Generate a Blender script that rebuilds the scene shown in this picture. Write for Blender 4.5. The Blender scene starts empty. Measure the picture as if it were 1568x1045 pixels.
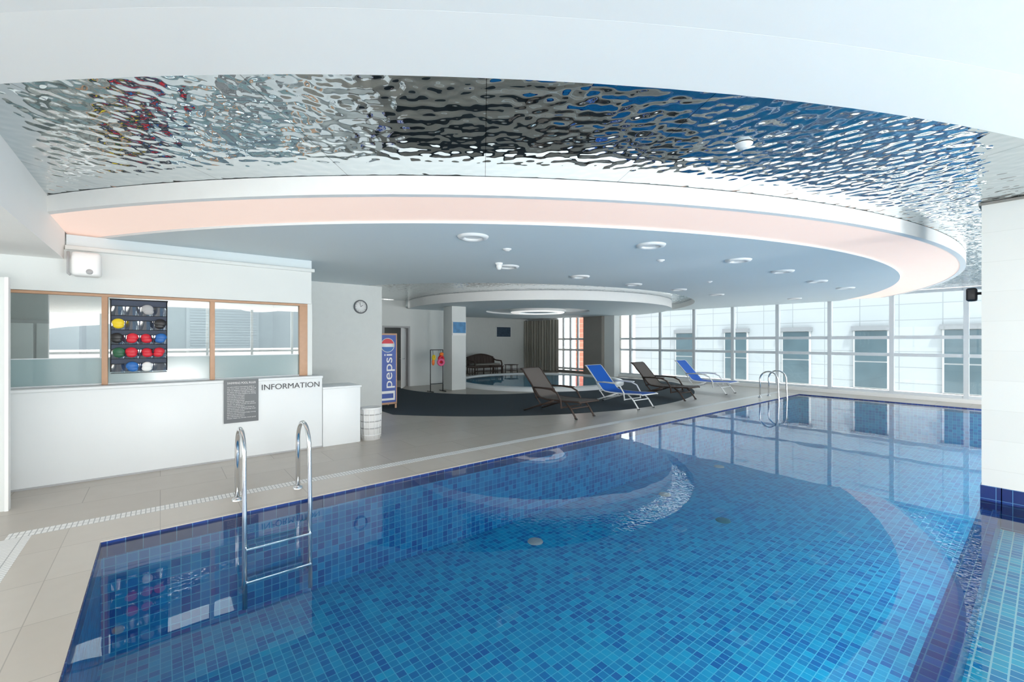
import bpy, bmesh, math, random
from mathutils import Vector, Matrix
random.seed(4)
PI = math.pi

# ------------------------------------------------------------------ materials
def srgb(r, g, b):
    f = lambda c: (c/255/12.92) if c/255 <= 0.04045 else ((c/255+0.055)/1.055)**2.4
    return (f(r), f(g), f(b), 1.0)

def base(name):
    m = bpy.data.materials.new(name); m.use_nodes = True
    nt = m.node_tree
    return m, nt, nt.nodes["Principled BSDF"], nt.nodes["Material Output"]

def mat(name, col, rough=0.6, metal=0.0, var=0.04, scale=6.0, bump=0.0, bscale=60, emit=0.0, emcol=None, spec=0.5):
    m, nt, p, o = base(name)
    N = nt.nodes; L = nt.links
    tc = N.new("ShaderNodeTexCoord")
    nz = N.new("ShaderNodeTexNoise"); nz.inputs["Scale"].default_value = scale; nz.inputs["Detail"].default_value = 4
    L.new(tc.outputs["Object"], nz.inputs["Vector"])
    mx = N.new("ShaderNodeMix"); mx.data_type = 'RGBA'
    a = tuple(max(0, c*(1-var)) for c in col[:3])+(1,)
    b = tuple(min(1, c*(1+var)) for c in col[:3])+(1,)
    mx.inputs["A"].default_value = a; mx.inputs["B"].default_value = b
    L.new(nz.outputs["Fac"], mx.inputs["Factor"])
    L.new(mx.outputs["Result"], p.inputs["Base Color"])
    p.inputs["Roughness"].default_value = rough
    p.inputs["Metallic"].default_value = metal
    p.inputs["Specular IOR Level"].default_value = spec
    if bump > 0:
        n2 = N.new("ShaderNodeTexNoise"); n2.inputs["Scale"].default_value = bscale
        L.new(tc.outputs["Object"], n2.inputs["Vector"])
        bp = N.new("ShaderNodeBump"); bp.inputs["Strength"].default_value = bump; bp.inputs["Distance"].default_value = 0.01
        L.new(n2.outputs["Fac"], bp.inputs["Height"]); L.new(bp.outputs["Normal"], p.inputs["Normal"])
    if emit > 0:
        p.inputs["Emission Color"].default_value = emcol or col
        p.inputs["Emission Strength"].default_value = emit
    return m

def brick_mat(name, c1, c2, mortar, w, h, ms, rough=0.3, axes="xy", offset=0.0, noise=0.0, ncol=None, nscale=3.0, bias=0.0, bump=0.2, spec=0.5):
    m, nt, p, o = base(name)
    N = nt.nodes; L = nt.links
    tc = N.new("ShaderNodeTexCoord")
    vec = tc.outputs["Object"]
    if axes != "xy":
        s = N.new("ShaderNodeSeparateXYZ"); c = N.new("ShaderNodeCombineXYZ")
        L.new(vec, s.inputs[0])
        L.new(s.outputs[{"x":0,"y":1,"z":2}[axes[0]]], c.inputs[0])
        L.new(s.outputs[{"x":0,"y":1,"z":2}[axes[1]]], c.inputs[1])
        vec = c.outputs[0]
    b = N.new("ShaderNodeTexBrick"); b.offset = offset; b.squash = 1.0
    b.inputs["Color1"].default_value = c1; b.inputs["Color2"].default_value = c2; b.inputs["Mortar"].default_value = mortar
    b.inputs["Scale"].default_value = 1.0; b.inputs["Mortar Size"].default_value = ms; b.inputs["Mortar Smooth"].default_value = 0.1
    b.inputs["Bias"].default_value = bias
    b.inputs["Brick Width"].default_value = w; b.inputs["Row Height"].default_value = h
    L.new(vec, b.inputs["Vector"])
    out = b.outputs["Color"]
    if noise > 0:
        nz = N.new("ShaderNodeTexNoise"); nz.inputs["Scale"].default_value = nscale; nz.inputs["Detail"].default_value = 6
        L.new(vec, nz.inputs["Vector"])
        mr = N.new("ShaderNodeMath"); mr.operation = 'MULTIPLY'; mr.inputs[1].default_value = noise
        L.new(nz.outputs["Fac"], mr.inputs[0])
        mx = N.new("ShaderNodeMix"); mx.data_type = 'RGBA'
        L.new(mr.outputs[0], mx.inputs["Factor"]); L.new(out, mx.inputs["A"]); mx.inputs["B"].default_value = ncol
        out = mx.outputs["Result"]
    L.new(out, p.inputs["Base Color"])
    p.inputs["Roughness"].default_value = rough
    p.inputs["Specular IOR Level"].default_value = spec
    if bump > 0:
        bp = N.new("ShaderNodeBump"); bp.inputs["Strength"].default_value = bump; bp.inputs["Distance"].default_value = 0.002
        bp.invert = True
        L.new(b.outputs["Fac"], bp.inputs["Height"]); L.new(bp.outputs["Normal"], p.inputs["Normal"])
    return m

def glassy(name, tint, fac=None, ior=1.45, rough=0.0, bump=0.0, bscale=4, gcol=(1,1,1,1), extra=None):
    """thin clear sheet: transparent + fresnel glossy"""
    m, nt, p, o = base(name); N = nt.nodes; L = nt.links
    N.remove(p)
    tr = N.new("ShaderNodeBsdfTransparent"); tr.inputs[0].default_value = tint
    gl = N.new("ShaderNodeBsdfGlossy"); gl.inputs["Roughness"].default_value = rough; gl.inputs["Color"].default_value = gcol
    fr = N.new("ShaderNodeFresnel"); fr.inputs["IOR"].default_value = ior
    mx = N.new("ShaderNodeMixShader")
    if bump > 0:
        tc = N.new("ShaderNodeTexCoord"); nz = N.new("ShaderNodeTexNoise"); nz.inputs["Scale"].default_value = bscale
        nz.inputs["Detail"].default_value = 1.5
        L.new(tc.outputs["Object"], nz.inputs["Vector"])
        bp = N.new("ShaderNodeBump"); bp.inputs["Strength"].default_value = bump; bp.inputs["Distance"].default_value = 0.02
        L.new(nz.outputs["Fac"], bp.inputs["Height"])
        L.new(bp.outputs["Normal"], gl.inputs["Normal"]); L.new(bp.outputs["Normal"], fr.inputs["Normal"])
    if fac is None:
        L.new(fr.outputs[0], mx.inputs[0])
    else:
        ad = N.new("ShaderNodeMath"); ad.operation = 'ADD'; ad.use_clamp = True; ad.inputs[1].default_value = fac
        L.new(fr.outputs[0], ad.inputs[0]); L.new(ad.outputs[0], mx.inputs[0])
    L.new(tr.outputs[0], mx.inputs[1]); L.new(gl.outputs[0], mx.inputs[2])
    last = mx.outputs[0]
    if extra:
        df = N.new("ShaderNodeBsdfDiffuse"); df.inputs[0].default_value = extra[0]
        m2 = N.new("ShaderNodeMixShader"); m2.inputs[0].default_value = extra[1]
        L.new(last, m2.inputs[1]); L.new(df.outputs[0], m2.inputs[2]); last = m2.outputs[0]
    L.new(last, o.inputs["Surface"])
    return m

M = {}
M['wall'] = mat("wall_paint_white", srgb(220,225,224), 0.7, var=0.02, scale=3, bump=0.04, bscale=120)
M['wall_tex'] = mat("wall_stucco", srgb(214,219,218), 0.8, var=0.04, scale=8, bump=0.25, bscale=90)
M['soffit'] = mat("soffit_white", srgb(244,244,242), 0.6, var=0.01)
M['soffit2'] = mat("soffit_trim_white", srgb(252,251,248), 0.5, var=0.01)
M['disc'] = mat("ceiling_disc_paint", srgb(215,227,232), 0.75, var=0.015, scale=1.5)
M['pink'] = mat("backlit_membrane_pink", srgb(244,216,204), 0.5, var=0.02, emit=0.30, emcol=srgb(255,222,206))
M['lip'] = mat("ceiling_lip_white", srgb(246,247,246), 0.5, var=0.02, scale=10)
M['counter'] = mat("counter_white_laminate", srgb(226,231,233), 0.35, var=0.01)
M['wood'] = mat("oak_frame", srgb(188,148,118), 0.45, var=0.12, scale=14)
M['chrome'] = mat("chrome", (0.78,0.8,0.82,1), 0.12, 1.0, var=0.02)
M['dark'] = mat("dark_grey_board", srgb(106,110,114), 0.5)
M['black'] = mat("black_plastic", srgb(28,30,33), 0.4)
M['white'] = mat("white_plastic", srgb(234,236,236), 0.4, var=0.01)
M['greyp'] = mat("grey_plastic", srgb(170,172,174), 0.5)
M['text'] = mat("text_charcoal", srgb(50,52,58), 0.5)
M['textw'] = mat("text_white", srgb(235,235,235), 0.5)
M['carpet'] = mat("dark_deck_carpet", srgb(74,82,88), 0.95, var=0.1, scale=30, bump=0.3, bscale=300, spec=0.1)
M['deck'] = brick_mat("stone_deck_tiles", srgb(190,184,175), srgb(180,173,163), srgb(136,129,120), 1.2, 0.6, 0.004, rough=0.35, noise=0.6, ncol=srgb(166,157,146), nscale=5, offset=0.5)
M['coping'] = brick_mat("coping_stone", srgb(203,196,186), srgb(195,187,176), srgb(162,155,146), 0.6, 0.6, 0.003, rough=0.3, noise=0.4, ncol=srgb(181,173,162), nscale=8)
M['grate'] = brick_mat("gutter_grate_x", srgb(240,240,238), srgb(235,235,233), srgb(175,177,177), 0.035, 0.075, 0.004, rough=0.5, bump=0.5)
M['grate_y'] = brick_mat("gutter_grate_y", srgb(240,240,238), srgb(235,235,233), srgb(175,177,177), 0.125, 0.035, 0.004, rough=0.5, bump=0.5)
T1, T2, TM = srgb(0,92,172), srgb(0,170,214), srgb(90,196,224)
M['pool'] = brick_mat("pool_mosaic_floor", T1, T2, TM, 0.07, 0.07, 0.0034, rough=0.3, noise=0.3, ncol=srgb(0,120,190), nscale=1.2, bump=0)
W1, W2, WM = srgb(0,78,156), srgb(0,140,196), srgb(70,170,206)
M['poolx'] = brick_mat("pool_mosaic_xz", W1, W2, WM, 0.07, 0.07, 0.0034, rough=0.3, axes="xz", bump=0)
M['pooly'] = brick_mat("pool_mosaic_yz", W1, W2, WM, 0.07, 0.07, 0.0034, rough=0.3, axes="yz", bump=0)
M['shelf'] = brick_mat("pool_mosaic_shelf", srgb(0,136,206), srgb(60,206,236), srgb(200,240,248), 0.07, 0.07, 0.0045, rough=0.3, bump=0)
n1, n2, nm = srgb(0,30,96), srgb(4,52,130), srgb(70,120,170)
M['navy'] = brick_mat("navy_mosaic", srgb(0,52,130), srgb(4,84,168), nm, 0.07, 0.07, 0.003, rough=0.25, bump=0)
M['navyx'] = brick_mat("navy_mosaic_xz", n1, n2, nm, 0.11, 0.13, 0.003, rough=0.25, axes="xz", bump=0)
M['navyy'] = brick_mat("navy_mosaic_yz", n1, n2, nm, 0.11, 0.13, 0.003, rough=0.25, axes="yz", bump=0)
M['water'] = glassy("pool_water", (0.88,0.99,1.0,1), ior=1.30, bump=0.05, bscale=2.5)
M['glass'] = glassy("window_glass", (0.88,0.94,0.95,1), ior=1.3)
M['booth_glass'] = glassy("booth_glass", (0.66,0.75,0.75,1), fac=0.22, ior=1.5)
M['frost'] = glassy("frosted_glass", (0.75,0.85,0.85,1), fac=0.06, ior=1.45, rough=0.15, extra=(srgb(144,170,174), 0.7))
M['mull'] = mat("aluminium_mullion", srgb(206,213,218), 0.4, 0.0, var=0.02)
M['column'] = brick_mat("column_stone", srgb(226,226,221), srgb(221,221,216), srgb(212,212,206), 1.2, 0.3, 0.002, axes="yz", rough=0.5, bump=0.1)
M['taupe'] = mat("taupe_cladding", srgb(136,132,126), 0.7, var=0.05)
M['curtain'] = mat("curtain_fabric", srgb(154,151,142), 0.9, var=0.08, scale=12)
M['brown'] = mat("wicker_brown", srgb(62,48,42), 0.6, var=0.3, scale=80, bump=0.5, bscale=150)
M['brownfab'] = mat("sling_taupe", srgb(100,94,90), 0.8, var=0.15, scale=120, bump=0.3, bscale=300)
M['bluefab'] = mat("sling_blue", srgb(6,92,196), 0.75, var=0.08, scale=100, bump=0.2, bscale=300)
M['whitemetal'] = mat("white_metal", srgb(235,238,240), 0.35, 0.0, var=0.01)
M['red'] = mat("cap_red", srgb(205,28,48), 0.45, var=0.1)
M['yellow'] = mat("cap_yellow", srgb(235,205,30), 0.45, var=0.1)
M['blue'] = mat("cap_blue", srgb(30,100,175), 0.45, var=0.1)
M['green'] = mat("cap_green", srgb(30,90,60), 0.45, var=0.1)
M['orange'] = mat("float_orange", srgb(240,120,30), 0.5)
M['pink2'] = mat("float_pink", srgb(235,90,140), 0.5)
M['mesh'] = mat("organizer_mesh", srgb(58,68,86), 0.7, var=0.2, scale=60)
M['pocket'] = glassy("pocket_vinyl", (0.7,0.75,0.8,1), fac=0.12, rough=0.1)
M['ext'] = brick_mat("exterior_panels", srgb(136,142,146), srgb(131,138,142), srgb(112,118,122), 1.2, 0.6, 0.016, axes="yz", rough=0.7, bump=0.1)
M['extwin'] = mat("exterior_window_dark", srgb(58,76,84), 0.35, var=0.35, scale=1.5)
M['brickred'] = brick_mat("terracotta_facade", srgb(176,92,72), srgb(168,84,66), srgb(200,150,130), 0.6, 0.3, 0.01, axes="yz", rough=0.8)
M['ground'] = mat("exterior_paving", srgb(225,225,222), 0.9, var=0.04)
M['hill'] = mat("hill_haze", srgb(110,122,130), 1.0, var=0.1, scale=0.1)
M['lamp'] = mat("lamp_diffuser", srgb(250,250,248), 0.4, var=0.0)
M['lampring'] = mat("lamp_ring_diffuser", srgb(250,250,248), 0.4, var=0.0, emit=0.4, emcol=(1,0.98,0.95,1))
M['panel'] = mat("office_fill_glow", srgb(250,250,248), 0.4, var=0.0, emit=3.5, emcol=(0.95,1,1,1))  # emission for the added booth fill panel
M['adblue'] = mat("ad_blue", srgb(20,70,160), 0.4, var=0.15, scale=4)
M['artsea'] = mat("photo_print_sea", srgb(60,125,175), 0.4, var=0.6, scale=7)
M['artdark'] = mat("photo_print_coast", srgb(60,80,100), 0.4, var=0.7, scale=9)
M['door'] = mat("door_paint", srgb(225,226,226), 0.5, var=0.02)
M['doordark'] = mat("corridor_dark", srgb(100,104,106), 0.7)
M['drain'] = mat("drain_green", srgb(20,100,115), 0.4)

# ripple stainless steel ceiling
def ripple():
    m, nt, p, o = base("rippled_steel_mirror"); N = nt.nodes; L = nt.links
    p.inputs["Metallic"].default_value = 1.0
    p.inputs["Roughness"].default_value = 0.02
    tc = N.new("ShaderNodeTexCoord")
    mp = N.new("ShaderNodeMapping"); mp.inputs["Rotation"].default_value = (0,0,math.radians(36)); mp.inputs["Scale"].default_value = (1.0,0.9,1)
    L.new(tc.outputs["Object"], mp.inputs["Vector"])
    nz = N.new("ShaderNodeTexNoise"); nz.inputs["Scale"].default_value = 13; nz.inputs["Detail"].default_value = 0.2
    nz.inputs["Distortion"].default_value = 0.1
    L.new(mp.outputs[0], nz.inputs["Vector"])
    bp = N.new("ShaderNodeBump"); bp.inputs["Strength"].default_value = 1.0; bp.inputs["Distance"].default_value = 0.0125
    L.new(nz.outputs["Fac"], bp.inputs["Height"]); L.new(bp.outputs["Normal"], p.inputs["Normal"])
    s = N.new("ShaderNodeSeparateXYZ"); L.new(tc.outputs["Object"], s.inputs[0])
    def math_(op, a, b=None):
        n = N.new("ShaderNodeMath"); n.operation = op
        for i, v in enumerate((a, b)):
            if v is None: continue
            if isinstance(v, (int, float)): n.inputs[i].default_value = v
            else: L.new(v, n.inputs[i])
        return n.outputs[0]
    dx = math_('SUBTRACT', s.outputs[0], 9.2); dy = math_('SUBTRACT', s.outputs[1], 13.0)
    an = math_('ARCTAN2', dy, dx)
    k = math_('MULTIPLY', math_('ADD', an, PI-0.956), 1/math.radians(5.5))
    fr = math_('ABSOLUTE', math_('SUBTRACT', math_('FRACT', math_('ADD', k, 20.5)), 0.5))
    seam = math_('LESS_THAN', fr, 0.0022)
    mx = N.new("ShaderNodeMix"); mx.data_type = 'RGBA'
    mx.inputs["A"].default_value = (0.60,0.66,0.68,1); mx.inputs["B"].default_value = (0.2,0.21,0.22,1)
    L.new(seam, mx.inputs["Factor"]); L.new(mx.outputs["Result"], p.inputs["Base Color"])
    return m
M['ripple'] = ripple()

# ------------------------------------------------------------------ mesh builder
class MB:
    def __init__(s, name, origin=(0,0,0), rotz=0.0):
        s.name=name; s.v=[]; s.f=[]; s.mi=[]; s.sm=[]; s.mats=[]; s.o=Vector(origin); s.rz=rotz
        s.T=Matrix.Identity(4)
    def _m(s, m):
        if m not in s.mats: s.mats.append(m)
        return s.mats.index(m)
    def add(s, vs, fs, m, smooth=False):
        b=len(s.v); k=s._m(m)
        s.v += [s.T @ Vector(p) for p in vs]
        for f in fs:
            s.f.append([b+i for i in f]); s.mi.append(k); s.sm.append(smooth)
    def box(s, a, b, m, bev=0.0):
        x0,y0,z0=[min(a[i],b[i]) for i in range(3)]; x1,y1,z1=[max(a[i],b[i]) for i in range(3)]
        if bev<=0:
            vs=[(x0,y0,z0),(x1,y0,z0),(x1,y1,z0),(x0,y1,z0),(x0,y0,z1),(x1,y0,z1),(x1,y1,z1),(x0,y1,z1)]
            fs=[(0,3,2,1),(4,5,6,7),(0,1,5,4),(1,2,6,5),(2,3,7,6),(3,0,4,7)]
            s.add(vs,fs,m)
        else:
            bm=bmesh.new(); bmesh.ops.create_cube(bm,size=1)
            for v in bm.verts: v.co=Vector(((x0+x1)/2+v.co.x*(x1-x0),(y0+y1)/2+v.co.y*(y1-y0),(z0+z1)/2+v.co.z*(z1-z0)))
            bmesh.ops.bevel(bm,geom=bm.edges[:],offset=bev,segments=3,affect='EDGES',profile=0.5)
            bm.verts.index_update()
            s.add([v.co.copy() for v in bm.verts],[[v.index for v in f.verts] for f in bm.faces],m,True); bm.free()
    def tube(s, pts, r, m, seg=10, closed=False):
        pts=[Vector(p) for p in pts]; n=len(pts); vs=[]; fs=[]
        up=None
        for i,p in enumerate(pts):
            if closed: t=(pts[(i+1)%n]-pts[i-1]).normalized()
            else:
                t=((pts[min(i+1,n-1)]-p).normalized()+(p-pts[max(i-1,0)]).normalized())
                t=t.normalized() if t.length>1e-6 else Vector((0,0,1))
            if up is None:
                up=Vector((0,0,1)) if abs(t.z)<0.9 else Vector((1,0,0))
            a=t.cross(up)
            if a.length<1e-4: a=t.orthogonal()
            a.normalize(); b=a.cross(t).normalized(); up=b
            for k in range(seg):
                an=2*PI*k/seg; vs.append(p+a*math.cos(an)*r+b*math.sin(an)*r)
        for i in range(n if closed else n-1):
            j=(i+1)%n
            for k in range(seg):
                k2=(k+1)%seg; fs.append((i*seg+k,i*seg+k2,j*seg+k2,j*seg+k))
        if not closed:
            fs.append(tuple(range(seg))[::-1]); fs.append(tuple((n-1)*seg+k for k in range(seg)))
        s.add(vs,fs,m,True)
    def lathe(s, prof, c, m, seg=40, axis='z', smooth=True):
        vs=[]; fs=[]; n=len(prof)
        for k in range(seg):
            a=2*PI*k/seg
            for (r,h) in prof:
                if axis=='z': vs.append((c[0]+r*math.cos(a),c[1]+r*math.sin(a),c[2]+h))
                elif axis=='y': vs.append((c[0]+r*math.cos(a),c[1]+h,c[2]+r*math.sin(a)))
                else: vs.append((c[0]+h,c[1]+r*math.cos(a),c[2]+r*math.sin(a)))
        for k in range(seg):
            k2=(k+1)%seg
            for i in range(n-1): fs.append((k*n+i,k2*n+i,k2*n+i+1,k*n+i+1))
        s.add(vs,fs,m,smooth)
    def ell(s, c, r, m, seg=20, rings=12):
        vs=[];fs=[]
        for i in range(rings+1):
            th=PI*i/rings
            for k in range(seg):
                a=2*PI*k/seg
                vs.append((c[0]+r[0]*math.sin(th)*math.cos(a),c[1]+r[1]*math.sin(th)*math.sin(a),c[2]+r[2]*math.cos(th)))
        for i in range(rings):
            for k in range(seg):
                k2=(k+1)%seg; fs.append((i*seg+k,(i+1)*seg+k,(i+1)*seg+k2,i*seg+k2))
        s.add(vs,fs,m,True)
    def sheet(s, fn, nu, nv, m, thick=0.0, smooth=True):
        vs=[];fs=[]
        for i in range(nu+1):
            for j in range(nv+1): vs.append(fn(i/nu,j/nv))
        for i in range(nu):
            for j in range(nv):
                a=i*(nv+1)+j; fs.append((a,a+1,a+nv+2,a+nv+1))
        s.add(vs,fs,m,smooth)
    def obj(s, parent=None):
        me=bpy.data.meshes.new(s.name); me.from_pydata([tuple(v) for v in s.v],[],s.f)
        for m in s.mats: me.materials.append(M[m])
        me.polygons.foreach_set("material_index",s.mi); me.polygons.foreach_set("use_smooth",s.sm)
        bm=bmesh.new(); bm.from_mesh(me); bmesh.ops.remove_doubles(bm,verts=bm.verts,dist=1e-5)
        bmesh.ops.recalc_face_normals(bm,faces=bm.faces); bm.to_mesh(me); bm.free()
        me.update()
        o=bpy.data.objects.new(s.name,me); bpy.context.scene.collection.objects.link(o)
        o.location=s.o; o.rotation_euler=(0,0,s.rz)
        if parent: o.parent=parent
        return o

def ring(name, c, r0, r1, z0, z1, mb, mside=None, clip=(-0.85,16.15,-6,18.5), seg=240):
    """solid annulus (bottom z0, top z1) clipped to the room rectangle"""
    bm=bmesh.new(); mats=[mb, mside or mb]
    B0=[];B1=[];A0=[];A1=[]
    for k in range(seg):
        a=2*PI*k/seg; ca,sa=math.cos(a),math.sin(a)
        B1.append(bm.verts.new((c[0]+r1*ca,c[1]+r1*sa,z0))); A1.append(bm.verts.new((c[0]+r1*ca,c[1]+r1*sa,z1)))
        if r0>0:
            B0.append(bm.verts.new((c[0]+r0*ca,c[1]+r0*sa,z0))); A0.append(bm.verts.new((c[0]+r0*ca,c[1]+r0*sa,z1)))
    if r0<=0:
        cb=bm.verts.new((c[0],c[1],z0)); ct=bm.verts.new((c[0],c[1],z1))
    for k in range(seg):
        j=(k+1)%seg
        if r0>0:
            bm.faces.new((B0[k],B0[j],B1[j],B1[k])); bm.faces.new((A0[k],A1[k],A1[j],A0[j]))
            f=bm.faces.new((B0[k],A0[k],A0[j],B0[j])); f.material_index=1; f.smooth=False
        else:
            bm.faces.new((cb,B1[j],B1[k])); bm.faces.new((ct,A1[k],A1[j]))
        f=bm.faces.new((B1[k],B1[j],A1[j],A1[k])); f.material_index=1; f.smooth=False
    if clip:
        for co,no in (((clip[0],0,0),(-1,0,0)),((clip[1],0,0),(1,0,0)),((0,clip[2],0),(0,-1,0)),((0,clip[3],0),(0,1,0))):
            bmesh.ops.bisect_plane(bm,geom=bm.verts[:]+bm.edges[:]+bm.faces[:],plane_co=co,plane_no=no,clear_outer=True)
    bmesh.ops.recalc_face_normals(bm,faces=bm.faces)
    me=bpy.data.meshes.new(name); bm.to_mesh(me); bm.free()
    for m in mats: me.materials.append(M[m])
    o=bpy.data.objects.new(name,me); bpy.context.scene.collection.objects.link(o); return o

def text(body, size, loc, rot, m, parent, name, width=None, bold=0.0, align='LEFT', ext=0.001):
    cu=bpy.data.curves.new(name,'FONT'); cu.body=body; cu.size=size; cu.extrude=ext; cu.offset=bold
    cu.align_x=align; cu.materials.append(M[m])
    o=bpy.data.objects.new(name,cu); bpy.context.scene.collection.objects.link(o)
    o.location=loc; o.rotation_euler=rot
    bpy.context.view_layer.update()
    if width and o.dimensions.x>0: o.scale=(width/o.dimensions.x,1,1)
    o.parent=parent
    return o

# ------------------------------------------------------------------ room shell
POOL_X0, POOL_X1, POOL_Y1, POOL_Y0 = -0.37, 15.0, 4.74, -3.5
DEP=-0.95
mb=MB("floor")
mb.box((-6,POOL_Y1,-0.25),(16.3,18.6,0),'deck')
mb.box((-6,-6,-0.25),(POOL_X0,POOL_Y1,0),'deck')
mb.box((POOL_X1,-6,-0.25),(16.3,POOL_Y1,0),'deck')
mb.box((POOL_X0,-6,-0.25),(POOL_X1,POOL_Y0,0),'deck')
mb.obj()
mb=MB("trim_pool_coping")
z=0.004
mb.box((-0.82,POOL_Y1,0),(15.0,5.25,z),'coping'); mb.box((-0.82,-3.5,0),(POOL_X0,POOL_Y1,z),'coping')
mb.obj()
mb=MB("pool_overflow_grate")
mb.box((-0.97,5.25,0),(15.2,5.40,0.005),'grate'); mb.box((-1.07,-3.5,0),(-0.82,5.25,0.005),'grate_y')
mb.obj()
mb=MB("swimming_pool")
mb.box((POOL_X0-0.1,POOL_Y0-0.1,DEP-0.1),(POOL_X1+0.1,POOL_Y1+0.1,DEP),'pool')
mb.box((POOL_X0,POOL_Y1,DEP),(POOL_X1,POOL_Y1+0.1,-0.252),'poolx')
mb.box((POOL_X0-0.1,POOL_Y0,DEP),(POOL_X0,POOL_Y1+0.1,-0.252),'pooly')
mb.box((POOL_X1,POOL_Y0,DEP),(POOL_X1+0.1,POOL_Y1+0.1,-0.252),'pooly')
mb.box((POOL_X0,POOL_Y1-0.006,-0.13),(POOL_X1,POOL_Y1,-0.004),'navyx')
mb.box((POOL_X0,POOL_Y0,-0.13),(POOL_X0+0.006,POOL_Y1-0.006,-0.004),'navyy')
mb.box((POOL_X1-0.006,POOL_Y0,-0.13),(POOL_X1,POOL_Y1-0.006,-0.004),'navyy')
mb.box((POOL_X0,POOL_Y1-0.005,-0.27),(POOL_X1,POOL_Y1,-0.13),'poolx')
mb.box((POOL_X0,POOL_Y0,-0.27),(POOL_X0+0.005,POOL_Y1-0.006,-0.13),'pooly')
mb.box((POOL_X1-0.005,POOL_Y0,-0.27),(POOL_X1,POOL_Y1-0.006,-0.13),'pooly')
mb.box((POOL_X0+0.006,POOL_Y0,DEP),(POOL_X1-0.006,0.30,-0.28),'shelf')
mb.box((POOL_X0+0.006,0.30,DEP),(POOL_X1-0.006,0.44,-0.10),'navy')
for (x,y,m_) in ((3.7,4.1,'greyp'),(6.2,2.9,'drain'),(8.8,4.2,'greyp'),(2.1,1.9,'drain'),(6.5,4.0,'greyp')):
    mb.lathe([(0,0.018),(0.06,0.02),(0.09,0.014),(0.10,0.0)],(x,y,DEP),m_,24)
mb.obj()
mb=MB("pool_water")
mb.add([(POOL_X0+.002,POOL_Y0,-0.022),(POOL_X1-.002,POOL_Y0,-0.022),(POOL_X1-.002,POOL_Y1-.002,-0.022),(POOL_X0+.002,POOL_Y1-.002,-0.022)],[(0,1,2,3)],'water')
mb.obj()

ring("carpet_dark_round",(9.6,13.2),3.3,7.1,0.0005,0.002,'carpet',clip=(3.92,15.5,-6,14.15))
SP=(11.4,12.5)
mb=MB("spa_whirlpool")
mb.lathe([(3.25,0.0),(3.25,0.10),(3.22,0.13),(2.95,0.13),(2.9,0.10),(2.9,0.02),(0,0.02)],(SP[0],SP[1],0.0),'counter',96)
mb.lathe([(0,0.03),(2.895,0.03)],(SP[0],SP[1],0.0),'shelf',96)
mb.lathe([(0,0.09),(2.895,0.09)],(SP[0],SP[1],0.0),'water',96)
mb.obj()

# ceiling
mb=MB("ceiling"); mb.box((-6,-6,3.03),(16.6,18.9,3.2),'soffit'); mb.obj()
mb=MB("ceiling_rippled_steel")
mb.add([(-0.85,-6,3.012),(16.2,-6,3.012),(16.2,18.55,3.012),(-0.85,18.55,3.012)],[(0,3,2,1)],'ripple'); mb.obj()
C=(9.2,13.0)
ring("ceiling_front_soffit_trim",C,13.86,14.27,2.85,3.008,'soffit2','lip')
ring("ceiling_front_soffit",C,14.268,26,2.8502,3.006,'soffit')
ring("ceiling_disc_lip",C,12.13,12.2,2.85,3.008,'lip')
ring("ceiling_disc_backlit_membrane",C,11.36,12.13,2.856,3.008,'pink')
ring("ceiling_disc",(9.2,13.0),9.5,11.36,2.83,3.008,'disc')
def disc_inner():
    bm=bmesh.new(); seg=240; c2=(9.6,13.2); o_=[];i_=[];it=[]
    for k in range(seg):
        a=2*PI*k/seg
        o_.append(bm.verts.new((9.2+9.5*math.cos(a),13+9.5*math.sin(a),2.83)))
        i_.append(bm.verts.new((c2[0]+7.1*math.cos(a),c2[1]+7.1*math.sin(a),2.83)))
        it.append(bm.verts.new((c2[0]+7.1*math.cos(a),c2[1]+7.1*math.sin(a),3.008)))
    for k in range(seg):
        j=(k+1)%seg
        bm.faces.new((o_[k],o_[j],i_[j],i_[k])); f=bm.faces.new((i_[k],i_[j],it[j],it[k])); f.material_index=1
    for co,no in (((-0.85,0,0),(-1,0,0)),((16.15,0,0),(1,0,0)),((0,18.5,0),(0,1,0))):
        bmesh.ops.bisect_plane(bm,geom=bm.verts[:]+bm.edges[:]+bm.faces[:],plane_co=co,plane_no=no,clear_outer=True)
    me=bpy.data.meshes.new("ceiling_disc_inner"); bm.to_mesh(me); bm.free()
    me.materials.append(M['disc']); me.materials.append(M['lip'])
    o=bpy.data.objects.new("ceiling_disc_inner",me); bpy.context.scene.collection.objects.link(o)
disc_inner()
ring("ceiling_spa_disc",SP,2.0,4.9,2.74,3.008,'disc','lip')
ring("ceiling_spa_recess",SP,1.1,2.0,2.80,3.008,'lip','lip')
ring("ceiling_spa_centre",SP,0.0,1.1,2.72,3.008,'disc','lip')
mb=MB("ceiling_lamp_ring"); mb.lathe([(0.72,-0.03),(0.78,-0.04),(1.0,-0.04),(1.04,-0.02),(1.04,0.0)],(SP[0],SP[1],2.72),'lampring',72); mb.obj()

mb=MB("ceiling_bulkhead"); mb.box((-6,-6,2.53),(-0.85,7.09,3.03),'soffit'); mb.obj()

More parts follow.
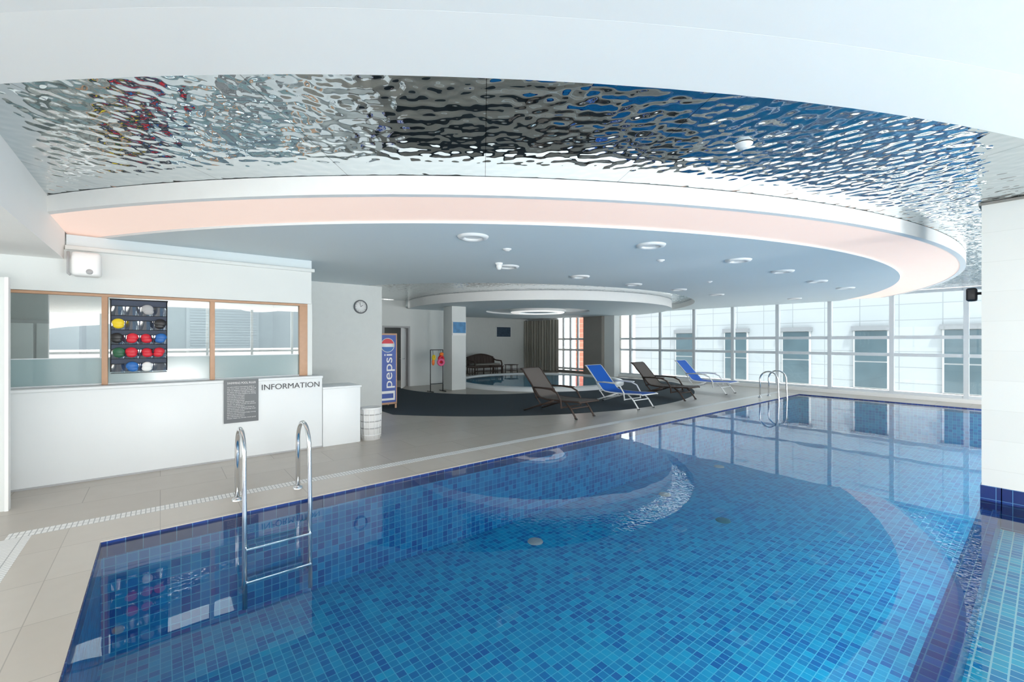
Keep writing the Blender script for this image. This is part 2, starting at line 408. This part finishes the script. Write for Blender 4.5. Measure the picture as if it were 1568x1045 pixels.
# walls
mb=MB("wall_office_back"); mb.box((-6,9.5,0),(3.9,9.62,2.83),'wall_tex'); mb.obj()
mb=MB("wall_corridor_side"); mb.box((3.78,9.62,0),(3.9,14.2,2.83),'wall'); mb.obj()
mb=MB("wall_left"); mb.box((-6.1,7.1,0),(-6,9.6,3.03),'wall'); mb.box((-6.1,-6,0),(-6,7.1,0.9),'wall'); mb.obj()
mb=MB("wall_office_left"); mb.box((-6,7.05,0),(-2.6,7.15,2.53),'wall'); mb.box((-2.7,7.15,0),(-2.6,9.5,2.83),'wall');mb.obj()
mb=MB("wall_back"); mb.box((8.2,18.6,0),(16.4,18.7,3.03),'wall_tex'); mb.obj()
mb=MB("wall_door_side")
mb.box((3.9,14.2,0),(5.85,14.32,2.735),'wall'); mb.box((6.85,14.2,0),(8.32,14.32,2.735),'wall'); mb.box((5.85,14.2,2.12),(6.85,14.32,2.735),'wall')
mb.box((3.9,14.2,2.735),(6.7,14.32,3.008),'wall')
mb.box((8.2,14.32,0),(8.32,18.6,2.735),'wall')
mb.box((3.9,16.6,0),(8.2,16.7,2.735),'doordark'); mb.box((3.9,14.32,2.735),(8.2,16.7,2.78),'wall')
mb.obj()
d=MB("door_1")
for x in (5.85,6.79): d.box((x,14.17,0),(x+0.06,14.34,2.12),'greyp')
d.box((5.91,14.17,2.06),(6.79,14.34,2.12),'greyp')
d.T=Matrix.Translation((6.78,14.33,0))@Matrix.Rotation(math.radians(-125),4,'Z')
d.box((0,-0.04,0.01),(0.84,0.0,2.04),'door',0.006)
d.tube([(0.76,0.0,1.0),(0.76,0.06,1.0),(0.66,0.06,1.0)],0.01,'chrome',8); d.tube([(0.76,-0.04,1.0),(0.76,-0.1,1.0),(0.66,-0.1,1.0)],0.01,'chrome',8)
d.T=Matrix.Identity(4); d.obj()
mb=MB("door_2")
for x in (4.55,5.45): mb.box((x,14.165,0),(x+0.06,14.2,2.12),'black')
mb.box((4.61,14.165,2.06),(5.45,14.2,2.12),'black'); mb.box((4.61,14.175,0),(5.45,14.2,2.06),'greyp'); mb.obj()
mb=MB("baseboard_back"); mb.box((8.35,18.57,0),(16.1,18.6,0.1),'greyp'); mb.obj()

mb=MB("pillar_poster"); mb.box((7.33,12.14,0.002),(7.87,12.68,2.735),'wall',0.008); mb.obj()
mb=MB("wall_column")
mb.box((6.53,-2.2,-0.278),(7.6,0.295,3.01),'column'); mb.box((6.53,0.295,-0.098),(7.6,0.43,3.01),'column')
mb.box((6.515,-2.21,-0.278),(7.61,0.297,0.13),'navyy'); mb.box((6.515,0.29,-0.098),(7.61,0.439,0.13),'navyy')
mb.box((6.51,-2.22,2.985),(7.61,0.45,3.008),'taupe'); mb.obj()
mb=MB("pillar_facade")
mb.box((15.55,12.75,0.0),(16.14,13.85,2.735),'taupe'); mb.box((15.75,12.2,0.0),(16.14,12.75,2.82),'wall'); mb.obj()
mb=MB("partition_panel"); mb.box((-3.0,6.16,0),(-1.115,6.22,2.2),'wall',0.004)
mb.box((-1.135,6.15,0),(-1.11,6.23,2.2),'white'); mb.obj()

# ---------------------------------------------------------------- facade windows
XF=16.3
ys=[1.34+1.48*k for k in range(-5,8)]
mb=MB("window_1")
for y in ys: mb.box((XF-0.08,y-0.05,0.0),(XF+0.06,y+0.05,3.0),'mull')
for z,h in ((1.70,0.09),(1.21,0.09),(0.12,0.10),(2.96,0.08)):
    mb.box((XF-0.06,-6,z-h/2),(XF+0.05,12.3,z+h/2),'mull')
mb.box((XF-0.25,-6,0.0),(XF,12.2,0.10),'white')
mb.add([(XF,-6,0),(XF,12.3,0),(XF,12.3,3),(XF,-6,3)],[(0,1,2,3)],'glass')
mb.obj()
mb=MB("window_2")
for y in (13.85,14.35,14.85,15.35,15.85,16.35): mb.box((XF-0.06,y-0.04,0.1),(XF+0.05,y+0.04,2.9),'whitemetal')
for z in (0.2,1.15,1.7,2.85): mb.box((XF-0.05,13.8,z-0.05),(XF+0.05,16.4,z+0.05),'whitemetal')
mb.add([(XF,13.8,0.1),(XF,16.4,0.1),(XF,16.4,2.9),(XF,13.8,2.9)],[(0,1,2,3)],'glass')
mb.obj()
mb=MB("wall_facade"); mb.box((XF-0.1,16.4,0),(XF+0.1,18.6,3.0),'wall'); mb.box((XF-0.1,12.3,0),(XF+0.1,13.8,3.0),'taupe'); mb.box((XF-0.1,13.8,0),(XF+0.1,16.4,0.1),'taupe')
mb.obj()
mb=MB("curtain")
mb.sheet(lambda u,v:(15.95+0.06*math.sin(u*80)+0.02*math.sin(u*23),15.9+u*2.6,0.03+v*2.68),160,4,'curtain')
mb.tube([(15.95,15.85,2.73),(15.95,18.5,2.73)],0.015,'mull'); mb.obj()
mb=MB("window_3")
for k in range(16): 
    x=-6+k*1.48; mb.box((x-0.04,-6.1,0),(x+0.04,-6.0,3.0),'mull')
for z in (0.1,1.2,2.95): mb.box((-6,-6.1,z-0.04),(16.3,-6.02,z+0.04),'mull')
mb.obj()
mb=MB("window_4")
for k in range(10): 
    y=-6+k*1.45; mb.box((-6.1,y-0.04,0.9),(-6.0,y+0.04,2.55),'mull')
mb.obj()

# ---------------------------------------------------------------- exterior
mb=MB("exterior_paving")
mb.box((-150,-115,-0.5),(150,-6.2,-0.3),'ground'); mb.box((16.5,-6.2,-0.5),(150,150,-0.3),'ground')
mb.box((-150,-6.2,-0.5),(-6.2,150,-0.3),'ground'); mb.box((-6.2,19,-0.5),(16.5,150,-0.3),'ground')
mb.obj()
mb=MB("exterior_building")
mb.box((22,-12,-0.3),(26,15.5,4.6),'ext')
for c in (-6.1,-3.4,-0.75,1.85,4.44,7.06,9.65,12.3):
    mb.box((21.93,c-0.56,-0.28),(21.999,c+0.56,2.2),'greyp')
    mb.box((21.9,c-0.5,-0.25),(21.94,c+0.5,0.75),'extwin'); mb.box((21.9,c-0.5,0.80),(21.94,c+0.5,2.0),'extwin')
    mb.box((21.85,c-0.62,2.02),(22,c+0.62,2.2),'dark')
mb.obj()
mb=MB("exterior_terracotta_building"); mb.box((20.5,17.0,-0.3),(21.9,18.9,7),'brickred')
for c in range(3):
    mb.box((20.4,17.4,0.2+c*2.2),(20.49,17.9,1.6+c*2.2),'extwin'); mb.box((20.38,17.3,1.6+c*2.2),(20.5,18.0,1.7+c*2.2),'white')
mb.obj()
def hill(u,v):
    x=-160+u*320; h=9+5*math.sin(x*0.03)+3*math.sin(x*0.083+1)+1.4*math.sin(x*0.21)
    return (x,-120-v*60,-0.3+h*math.sin(v*PI))
mb=MB("distant_hills"); mb.sheet(hill,120,12,'hill'); mb.obj()

# ---------------------------------------------------------------- reception booth
mb=MB("reception_counter")
mb.box((-2.5,6.9,0),(1.9,7.0,1.04),'counter',0.004)
mb.box((-2.5,6.89,1.04),(1.91,7.3,1.075),'counter',0.006)
mb.box((1.905,6.88,0),(2.47,7.0,0.87),'counter',0.004)
mb.box((1.90,6.87,0.87),(2.49,7.45,0.90),'counter',0.006)
mb.box((2.39,7.0,0),(2.47,7.44,0.87),'counter',0.004)
mb.box((-2.5,6.893,0),(1.9,6.9,0.02),'greyp')
ctr=mb.obj()
text("INFORMATION",0.11,(1.09,6.893,0.915),(PI/2,0,0),'text',ctr,"lettering",width=0.76,bold=0.0)
mb=MB("notice_board")
mb.box((0.655,6.872,0.50),(1.055,6.888,1.078),'dark',0.003)
nb=mb.obj()
text("SWIMMING POOL RULES",0.04,(0.69,6.870,1.02),(PI/2,0,0),'textw',nb,"heading",width=0.33,bold=0.0)
words="please shower before entering no diving no running near the pool children must be with an adult no food or drinks glass shoes keep area clean follow lifeguard instructions".split()
for i in range(19):
    random.shuffle(words)
    text(" ".join(words[:6])[:38],0.019,(0.69,6.870,0.975-i*0.0232),(PI/2,0,0),'textw',nb,"text_line",width=0.33*random.choice([1,1,.95,.6]) )

mb=MB("window_office")
YG=7.12
zt=2.13
def post(x,w=0.05): mb.box((x-w/2,YG-0.05,1.077),(x+w/2,YG+0.05,zt),'wood',0.003)
for x,w in ((-2.55,0.06),(-1.55,0.05),(-0.515,0.055),(0.545,0.055),(1.68,0.11)): post(x,w)
mb.box((-2.58,YG-0.05,zt),(1.735,YG+0.05,zt+0.03),'wood',0.003)
mb.box((-2.5,YG-0.02,1.077),(1.63,YG+0.02,1.095),'mull')
mb.add([(-2.5,YG,1.40),(1.63,YG,1.40),(1.63,YG,zt),(-2.5,YG,zt)],[(0,1,2,3)],'booth_glass')
mb.add([(-2.5,YG+0.004,1.09),(1.63,YG+0.004,1.09),(1.63,YG+0.004,1.40),(-2.5,YG+0.004,1.40)],[(0,1,2,3)],'frost')
mb.box((-2.5,YG-0.006,1.395),(1.63,YG+0.006,1.405),'mull')
mb.obj()
mb=MB("wall_office_fascia")
mb.box((-2.6,7.03,2.162),(1.78,7.2,2.64),'wall')
mb.box((-0.84,6.99,2.64),(1.82,7.3,2.69),'wall',0.01)
mb.box((-2.6,7.2,2.62),(1.78,9.5,2.66),'wall')
mb.box((-0.84,7.1,2.68),(1.80,7.2,2.828),'disc'); mb.box((1.72,7.2,2.66),(1.80,9.5,2.828),'disc')
mb.box((1.735,7.07,1.077),(1.80,7.2,2.162),'wall'); mb.box((1.70,7.2,0),(1.80,9.5,2.62),'wall')
mb.obj()
mb=MB("office_fill_panel"); mb.box((-0.9,8.0,2.59),(0.9,8.5,2.62),'panel'); mb.obj()  # glowing panel added out of view to brighten the booth interior
mb=MB("office_cabinet")
mb.box((-2.3,9.0,0),(-0.9,9.48,1.9),'greyp',0.01)
for i in range(3):
    mb.box((-2.28+i*0.46,8.98,0.05),(-1.85+i*0.46,9.0,1.85),'white',0.005); mb.tube([(-1.9+i*0.46,8.96,0.9),(-1.9+i*0.46,8.96,1.1)],0.008,'chrome',8)
mb.obj()
mb=MB("window_blind")
mb.box((0.35,9.42,1.1),(1.45,9.49,2.2),'white')
for i in range(22): mb.box((0.40,9.38,1.14+i*0.048),(1.40,9.42,1.165+i*0.048),'whitemetal')
mb.obj()

# swim cap organizer
og=MB("swim_cap_organizer")
x0,x1,z0,z1=-0.46,0.065,1.23,2.10
Y=7.035
og.box((x0,Y+0.0,z0),(x1,Y+0.008,z1),'mesh')
og.tube([(x0-0.01,Y,z1),(x1+0.01,Y,z1)],0.008,'black',8)
rows=5
cw=(x1-x0)/4; rh=(z1-z0)/5
cap={(1,0):'yellow',(1,3):'black',(2,0):'black',(2,1):'red',(2,2):'red',(2,3):'blue',(3,0):'green',(3,1):'red',(3,2):'red',(3,3):'red',(4,1):'blue',(4,2):'white',(0,2):'greyp'}
for r in range(rows):
    zt_=z1-r*rh-0.05
    for c in range(4):
        xa=x0+c*cw+0.006; xb=xa+cw-0.012
        def pk(u,v,xa=xa,xb=xb,zt_=zt_):
            return (xa+u*(xb-xa),Y-0.004-0.045*math.sin(u*PI)*(0.35+0.65*v),zt_-rh*0.8+v*rh*0.62)
        og.sheet(pk,8,4,'pocket')
        og.tube([pk(u/8,1) for u in range(9)],0.004,'black',6)
        if (r,c) in cap:
            cx=(xa+xb)/2+random.uniform(-.01,.01); s_=random.uniform(.85,1.1)
            og.ell((cx,Y-0.035,zt_-rh*0.32),(0.056*s_,0.03,0.048*s_),cap[(r,c)])
            og.ell((cx+random.uniform(-.015,.015),Y-0.045,zt_-rh*0.52),(0.05,0.022,0.036),cap[(r,c)])
    og.tube([(x0,Y-0.004,zt_-rh*0.82),(x1,Y-0.004,zt_-rh*0.82)],0.004,'black',6)
for x in (x0,x1): og.tube([(x,Y,z0),(x,Y,z1)],0.006,'black',6)
og.obj()

mb=MB("wall_speaker")
mb.box((-0.77,6.80,2.33),(-0.53,6.98,2.60),'white',0.035)
mb.lathe([(0,0),(0.028,0),(0.03,0.006),(0,0.006)],(-0.62,6.792,2.38),'greyp',16,'y')
mb.tube([(-0.80,6.88,2.60),(-0.80,6.88,2.36),(-0.78,6.88,2.34)],0.012,'greyp')
mb.box((-0.70,6.97,2.42),(-0.60,7.028,2.52),'greyp',0.01); mb.obj()
mb=MB("column_speaker")
mb.box((6.62,0.47,2.02),(6.74,0.55,2.16),'black',0.02); mb.tube([(6.68,0.432,2.10),(6.68,0.50,2.10)],0.015,'black'); mb.obj()

mb=MB("wall_clock")
cx,cy,cz=3.41,9.498,2.35
mb.lathe([(0,-0.02),(0.125,-0.02)],(cx,cy,cz),'white',40,'y')
mb.lathe([(0.125,-0.02),(0.125,-0.04),(0.14,-0.045),(0.15,-0.03),(0.15,0)],(cx,cy,cz),'dark',40,'y')
for k in range(12):
    a=k*PI/6; mb.tube([(cx+0.1*math.sin(a),cy-0.023,cz+0.1*math.cos(a)),(cx+0.115*math.sin(a),cy-0.023,cz+0.115*math.cos(a))],0.003,'black',6)
mb.tube([(cx,cy-0.026,cz),(cx+0.05,cy-0.026,cz+0.04)],0.004,'black',6); mb.tube([(cx,cy-0.028,cz),(cx-0.02,cy-0.028,cz+0.095)],0.003,'black',6)
mb.obj()

mb=MB("towel_basket",(2.68,6.98,0))
mb.lathe([(0,0.02),(0.135,0.02),(0.14,0.0),(0.145,0.0),(0.158,0.50),(0.165,0.52),(0.15,0.52),(0.135,0.05),(0,0.05)],(0,0,0),'white',36)
for z in (0.08,0.19,0.30,0.41,0.5):
    r=0.150+0.013*z/0.5; mb.tube([(r*math.cos(2*PI*k/36),r*math.sin(2*PI*k/36),z) for k in range(36)],0.009,'greyp' if z in (0.19,0.30,0.41) else 'white',6,True)
for k in range(12):
    a=2*PI*k/12; mb.tube([(0.151*math.cos(a),0.151*math.sin(a),0.03),(0.164*math.cos(a),0.164*math.sin(a),0.5)],0.008,'white',6)
mb.obj()

mb=MB("advertising_board")
xa,xb,ya=3.92,4.40,9.80
mb.box((xa,ya,0.10),(xb,ya+0.03,1.78),'wood',0.004)
mb.box((xa+0.03,ya-0.006,0.15),(xb-0.03,ya,1.74),'adblue')
for x in (xa+0.03,xb-0.03):
    mb.box((x-0.02,ya,0.003),(x+0.02,ya+0.03,0.12),'wood'); mb.tube([(x,ya+0.03,1.7),(x,ya+0.45,0.02)],0.014,'wood',6)
mb.lathe([(0,-0.012),(0.17,-0.012),(0.17,-0.006)],(4.16,ya,1.5),'white',32,'y')
def half(s_):
    pts=[]
    for k in range(25):
        a=math.radians(15+k*(150/24)); pts.append((4.16+0.155*math.cos(a),ya-0.014,1.5+s_*0.155*math.sin(a)))
    mb.add(pts,[tuple(range(25))],'red' if s_>0 else 'blue')
half(1); half(-1)
mb.box((xa+0.06,ya-0.012,0.2),(xb-0.06,ya-0.006,0.42),'white'); mb.box((xa+0.1,ya-0.016,0.25),(xb-0.1,ya-0.012,0.36),'adblue')
ad=mb.obj()
text("pepsi",0.30,(4.27,ya-0.010,0.47),(PI/2,-PI/2,0),'textw',ad,"lettering",width=0.8,bold=0.0)

# ---------------------------------------------------------------- ladders
def ladder(X0, X1):
    mb=MB("pool_ladder")
    for x in (X0,X1):
        pts=[(x,5.12,0.005),(x,5.12,0.50)]
        for k in range(13):
            a=PI*k/12; pts.append((x,4.89+0.23*math.cos(a),0.52+0.23*math.sin(a)))
        pts+= [(x,4.66,0.5),(x,4.64,0.0),(x,4.62,-0.85)]
        mb.tube(pts,0.021,'chrome',14)
        mb.lathe([(0.021,0.03),(0.045,0.02),(0.05,0.0)],(x,5.12,0.004),'chrome',20)
        for z in (-0.2,-0.7): mb.tube([(x,4.63,z),(x,4.733,z)],0.014,'chrome',8)
    for z in (-0.3,-0.6):
        mb.box((X0,4.57,z-0.012),(X1,4.66,z+0.012),'chrome',0.005)
    return mb.obj()
ladder(0.60,1.16); ladder(13.15,13.75)

# ---------------------------------------------------------------- loungers
def lounger(x, y, frame, fab, rot=0.0):
    mb=MB("sun_lounger",(x,y,0.002),rot)
    w=0.29; r=0.017 if frame=='whitemetal' else 0.02
    prof=[(0,0.345),(0.06,0.36),(0.5,0.335),(0.95,0.33),(1.12,0.345),(1.2,0.38),(1.72,0.93),(1.78,0.96)]
    def P(t):
        d_=[0]
        for i in range(1,len(prof)): d_.append(d_[-1]+math.hypot(prof[i][0]-prof[i-1][0],prof[i][1]-prof[i-1][1]))
        s_=t*d_[-1]
        for i in range(1,len(prof)):
            if s_<=d_[i]+1e-9:
                k=(s_-d_[i-1])/(d_[i]-d_[i-1]); return (prof[i-1][0]+k*(prof[i][0]-prof[i-1][0]),prof[i-1][1]+k*(prof[i][1]-prof[i-1][1]))
        return prof[-1]
    for sx in (-w,w):
        mb.tube([(sx,a,b) for a,b in prof],r,frame,8)
        mb.tube([(sx,0.42,0.33),(sx,0.26,0.2),(sx,0.12,0.015)],r,frame,8)
        mb.tube([(sx*1.02,0.72,0.33),(sx*1.02,1.1,0.2),(sx*1.02,1.66,0.015)],r,frame,8)
        mb.tube([(sx*0.96,1.46,0.655),(sx*0.96,1.28,0.34),(sx*0.96,1.12,0.17)],r*0.8,frame,8)
        ar=[(sx*1.08,0.50,0.18),(sx*1.1,0.52,0.36),(sx*1.12,0.62,0.50),(sx*1.12,0.78,0.56),(sx*1.12,1.05,0.57),(sx*1.08,1.36,0.56)]
        mb.tube(ar,r,frame,8)
        mb.box((sx*1.12-0.03,0.70,0.565),(sx*1.12+0.03,1.15,0.59),frame,0.01)
        for f in ((0.12),(1.66)): mb.tube([(sx,f-0.03,0.014),(sx,f+0.03,0.014)],0.014,'black',8)
    for (yy,zz) in ((0.02,0.35),(0.26,0.2),(1.1,0.2),(1.77,0.955),(1.28,0.34),(0.5,0.20)):
        mb.tube([(-w*1.05,yy,zz),(w*1.05,yy,zz)],r*0.85,frame,8)
    def S(u,v):
        a,b=P(0.015+0.97*u); return ((v-0.5)*2*(w-0.005),a,b+0.014-0.03*math.sin(v*PI)*math.sin(min(1,u*1.0)*PI))
    mb.sheet(S,40,8,fab)
    mb.sheet(lambda u,v:(lambda q:(q[0],q[1]+0.004,q[2]-0.008))(S(u,v)),40,8,fab)
    return mb.obj()
lounger(6.86,5.93,'brown','brownfab',0.04)
lounger(8.90,5.85,'whitemetal','bluefab',-0.02)
lounger(11.1,5.95,'brown','brownfab',0.03)
lounger(13.35,5.9,'whitemetal','bluefab',0.0)

# ---------------------------------------------------------------- back furniture
mb=MB("wicker_sofa",(12.35,17.4,0))
mb.box((-0.8,-0.35,0.30),(0.8,0.3,0.42),'brown',0.03)
def bk(u,v): return (-0.8+1.6*u,0.3+0.06*v,0.4+v*(0.38+0.16*math.sin(u*PI)))
mb.sheet(bk,24,8,'brown'); mb.tube([bk(u/24,1) for u in range(25)],0.035,'brown',8)
for i in range(9):
    u=(i+0.5)/9; mb.tube([bk(u,v/4) for v in range(5)],0.015,'brown',6)
for s_ in (-0.8,0.8):
    mb.tube([(s_,-0.35,0.0),(s_,-0.36,0.5),(s_,-0.30,0.62),(s_,0.1,0.64),(s_,0.33,0.68)],0.035,'brown',8)
    mb.tube([(s_,0.3,0.0),(s_,0.3,0.75)],0.03,'brown',8)
for s_ in (-0.27,0.27): mb.tube([(s_,-0.33,0),(s_,-0.33,0.32)],0.025,'brown',8)
mb.tube([(-0.8,-0.34,0.15),(0.8,-0.34,0.15)],0.02,'brown',8)
mb.box((-0.74,-0.32,0.42),(0.74,0.26,0.50),'taupe',0.03)
mb.obj()
def side_table(x,y,h=0.45,w=0.45):
    mb=MB("side_table",(x,y,0.0))
    mb.box((-w/2,-w/2,h-0.03),(w/2,w/2,h),'brown',0.008)
    for sx in (-1,1):
        for sy in (-1,1): mb.tube([(sx*w*0.42,sy*w*0.42,0.0),(sx*w*0.4,sy*w*0.4,h-0.02)],0.018,'brown',8)
    mb.box((-w*0.38,-w*0.38,0.15),(w*0.38,w*0.38,0.165),'brown')
    return mb.obj()
side_table(10.6,15.95,0.5,0.5); side_table(12.2,16.2,0.45,0.5)
side_table(13.4,16.6,0.45,0.5)

# stand with hanging floats and rings
mb=MB("swim_float_rack",(6.78,12.15,0.002))
for sx in (-0.22,0.22):
    mb.tube([(sx,0,0.0),(sx,0,1.32)],0.014,'black',8); mb.tube([(sx,-0.2,0.015),(sx,0.2,0.015)],0.014,'black',8)
for z in (0.25,1.32): mb.tube([(-0.22,0,z),(0.22,0,z)],0.012,'black',8)
def torus(c,R,r,m_,tilt=0.0):
    mb.tube([(c[0]+R*math.cos(2*PI*k/24)*math.cos(tilt),c[1]+R*math.cos(2*PI*k/24)*math.sin(tilt),c[2]+R*math.sin(2*PI*k/24)) for k in range(24)],r,m_,10,True)
torus((0.13,-0.05,1.02),0.09,0.045,'red',0.3); torus((0.08,-0.13,0.93),0.085,0.04,'pink2',-0.3)
torus((-0.13,-0.05,1.08),0.06,0.03,'yellow',0.5)
mb.ell((-0.15,-0.05,0.93),(0.05,0.03,0.10),'orange'); mb.ell((0.14,-0.06,1.18),(0.07,0.05,0.06),'orange')
for (x,z) in ((0.13,1.11),(0.08,1.0),(-0.13,1.14),(-0.15,1.02)): mb.tube([(x,-0.04,z),(x,-0.0,1.32)],0.004,'black',6)
mb.obj()

mb=MB("picture_poster"); mb.box((7.345,12.118,1.78),(7.86,12.138,2.24),'white'); mb.box((7.36,12.112,1.86),(7.845,12.118,2.22),'artsea'); mb.obj()
mb=MB("picture_poster"); mb.box((13.95,18.555,1.80),(14.95,18.598,2.38),'white',0.004); mb.box((13.98,18.548,1.83),(14.92,18.555,2.35),'artdark'); mb.obj()

# ---------------------------------------------------------------- ceiling fixtures
LP=[(2.86,4.26),(4.88,3.2),(6.82,2.96),(8.5,2.94),(10.46,2.98),(12.3,2.95),(4.45,5.6),(6.2,5.6),(7.96,5.65),(9.6,5.54),(11.4,5.5),(14.2,4.6)]
for (x,y) in LP:
    mb=MB("ceiling_downlight",(x,y,2.83))
    mb.lathe([(0.10,0.0),(0.10,-0.012),(0.125,-0.03),(0.17,-0.022),(0.185,0.0)],(0,0,0),'white',32)
    mb.lathe([(0,-0.006),(0.10,-0.006)],(0,0,0),'lamp',32)
    mb.obj()
for i,(x,y,zz) in enumerate(((3.24,1.37,3.008),(6.1,-0.1,3.008),(3.6,4.55,2.83),(8.8,4.4,2.83),(5.9,3.7,2.83))):
    mb=MB("smoke_detector",(x,y,zz))
    mb.lathe([(0,-0.03),(0.03,-0.028),(0.04,-0.014),(0.055,-0.01),(0.06,0.0)],(0,0,0),'white',24)
    mb.obj()
mb=MB("dome_camera",(4.15,5.45,2.83)); mb.lathe([(0,-0.11),(0.03,-0.10),(0.045,-0.06),(0.045,-0.03),(0.06,-0.02),(0.06,0)],(0,0,0),'white',24); mb.obj()

# ---------------------------------------------------------------- light
w=bpy.data.worlds.new("overcast_sky"); bpy.context.scene.world=w; w.use_nodes=True
nt=w.node_tree; N=nt.nodes; L=nt.links
bg=N["Background"]
tc=N.new("ShaderNodeTexCoord"); s=N.new("ShaderNodeSeparateXYZ"); L.new(tc.outputs["Generated"],s.inputs[0])
cr=N.new("ShaderNodeValToRGB"); cr.color_ramp.elements[0].position=0.0; cr.color_ramp.elements[0].color=(1.0,1.0,0.98,1)
cr.color_ramp.elements[1].position=0.8; cr.color_ramp.elements[1].color=(0.88,0.94,1,1)
L.new(s.outputs[2],cr.inputs[0]); L.new(cr.outputs[0],bg.inputs[0]); bg.inputs[1].default_value=2.6

sd=bpy.data.lights.new("sun",'SUN'); sd.energy=7.0; sd.angle=math.radians(3); sd.color=(1,0.97,0.93)
so=bpy.data.objects.new("sun",sd); so.rotation_euler=Vector((0.22,0.45,-1)).to_track_quat('-Z','Y').to_euler(); so.location=(0,-20,20)
bpy.context.scene.collection.objects.link(so)

# unseen fill lights and housings, added behind the camera to brighten the ceiling
for x in (0.5,5.5,10.5):
    mb=MB("rear_fill_housing",(x,-5.2,0.0))
    mb.box((-0.8,-0.15,0.0),(0.8,0.15,0.22),'greyp',0.02); mb.obj()
    ld=bpy.data.lights.new("rear_fill_light",'AREA'); ld.shape='RECTANGLE'; ld.size=1.5; ld.size_y=0.5; ld.energy=220; ld.color=(1,0.98,0.95)
    lo=bpy.data.objects.new("rear_fill_light",ld); lo.location=(x,-5.2,0.30)
    lo.rotation_euler=Vector((0,1,0.75)).to_track_quat('-Z','Z').to_euler(); bpy.context.scene.collection.objects.link(lo)
# added fill lights with rims on the hidden kerb face, to brighten the pool
for i in range(6):
    x=0.9+i*2.6
    mb=MB("pool_fill_rim",(x,0.442,-0.5))
    mb.lathe([(0.11,0.0),(0.13,0.0),(0.13,0.02),(0.11,0.02)],(0,0,0),'chrome',24,'y'); mb.obj()
    ld=bpy.data.lights.new("pool_fill_light",'AREA'); ld.shape='RECTANGLE'; ld.size=2.2; ld.size_y=0.12; ld.energy=11; ld.color=(0.9,0.98,1.0)
    lo=bpy.data.objects.new("pool_fill_light",ld); lo.location=(x,0.475,-0.35)
    lo.rotation_euler=Vector((0,1,-0.12)).to_track_quat('-Z','Z').to_euler(); bpy.context.scene.collection.objects.link(lo)

# ---------------------------------------------------------------- camera
cd=bpy.data.cameras.new("camera"); cd.sensor_width=36; cd.lens=665/1568*36; cd.clip_end=1000
co=bpy.data.objects.new("camera",cd); co.location=(0,0,1.6); co.rotation_euler=(PI/2,0,math.radians(-39))
bpy.context.scene.collection.objects.link(co); bpy.context.scene.camera=co
vs=bpy.context.scene.view_settings
vs.view_transform='Standard'; vs.exposure=0.62; vs.gamma=1.05
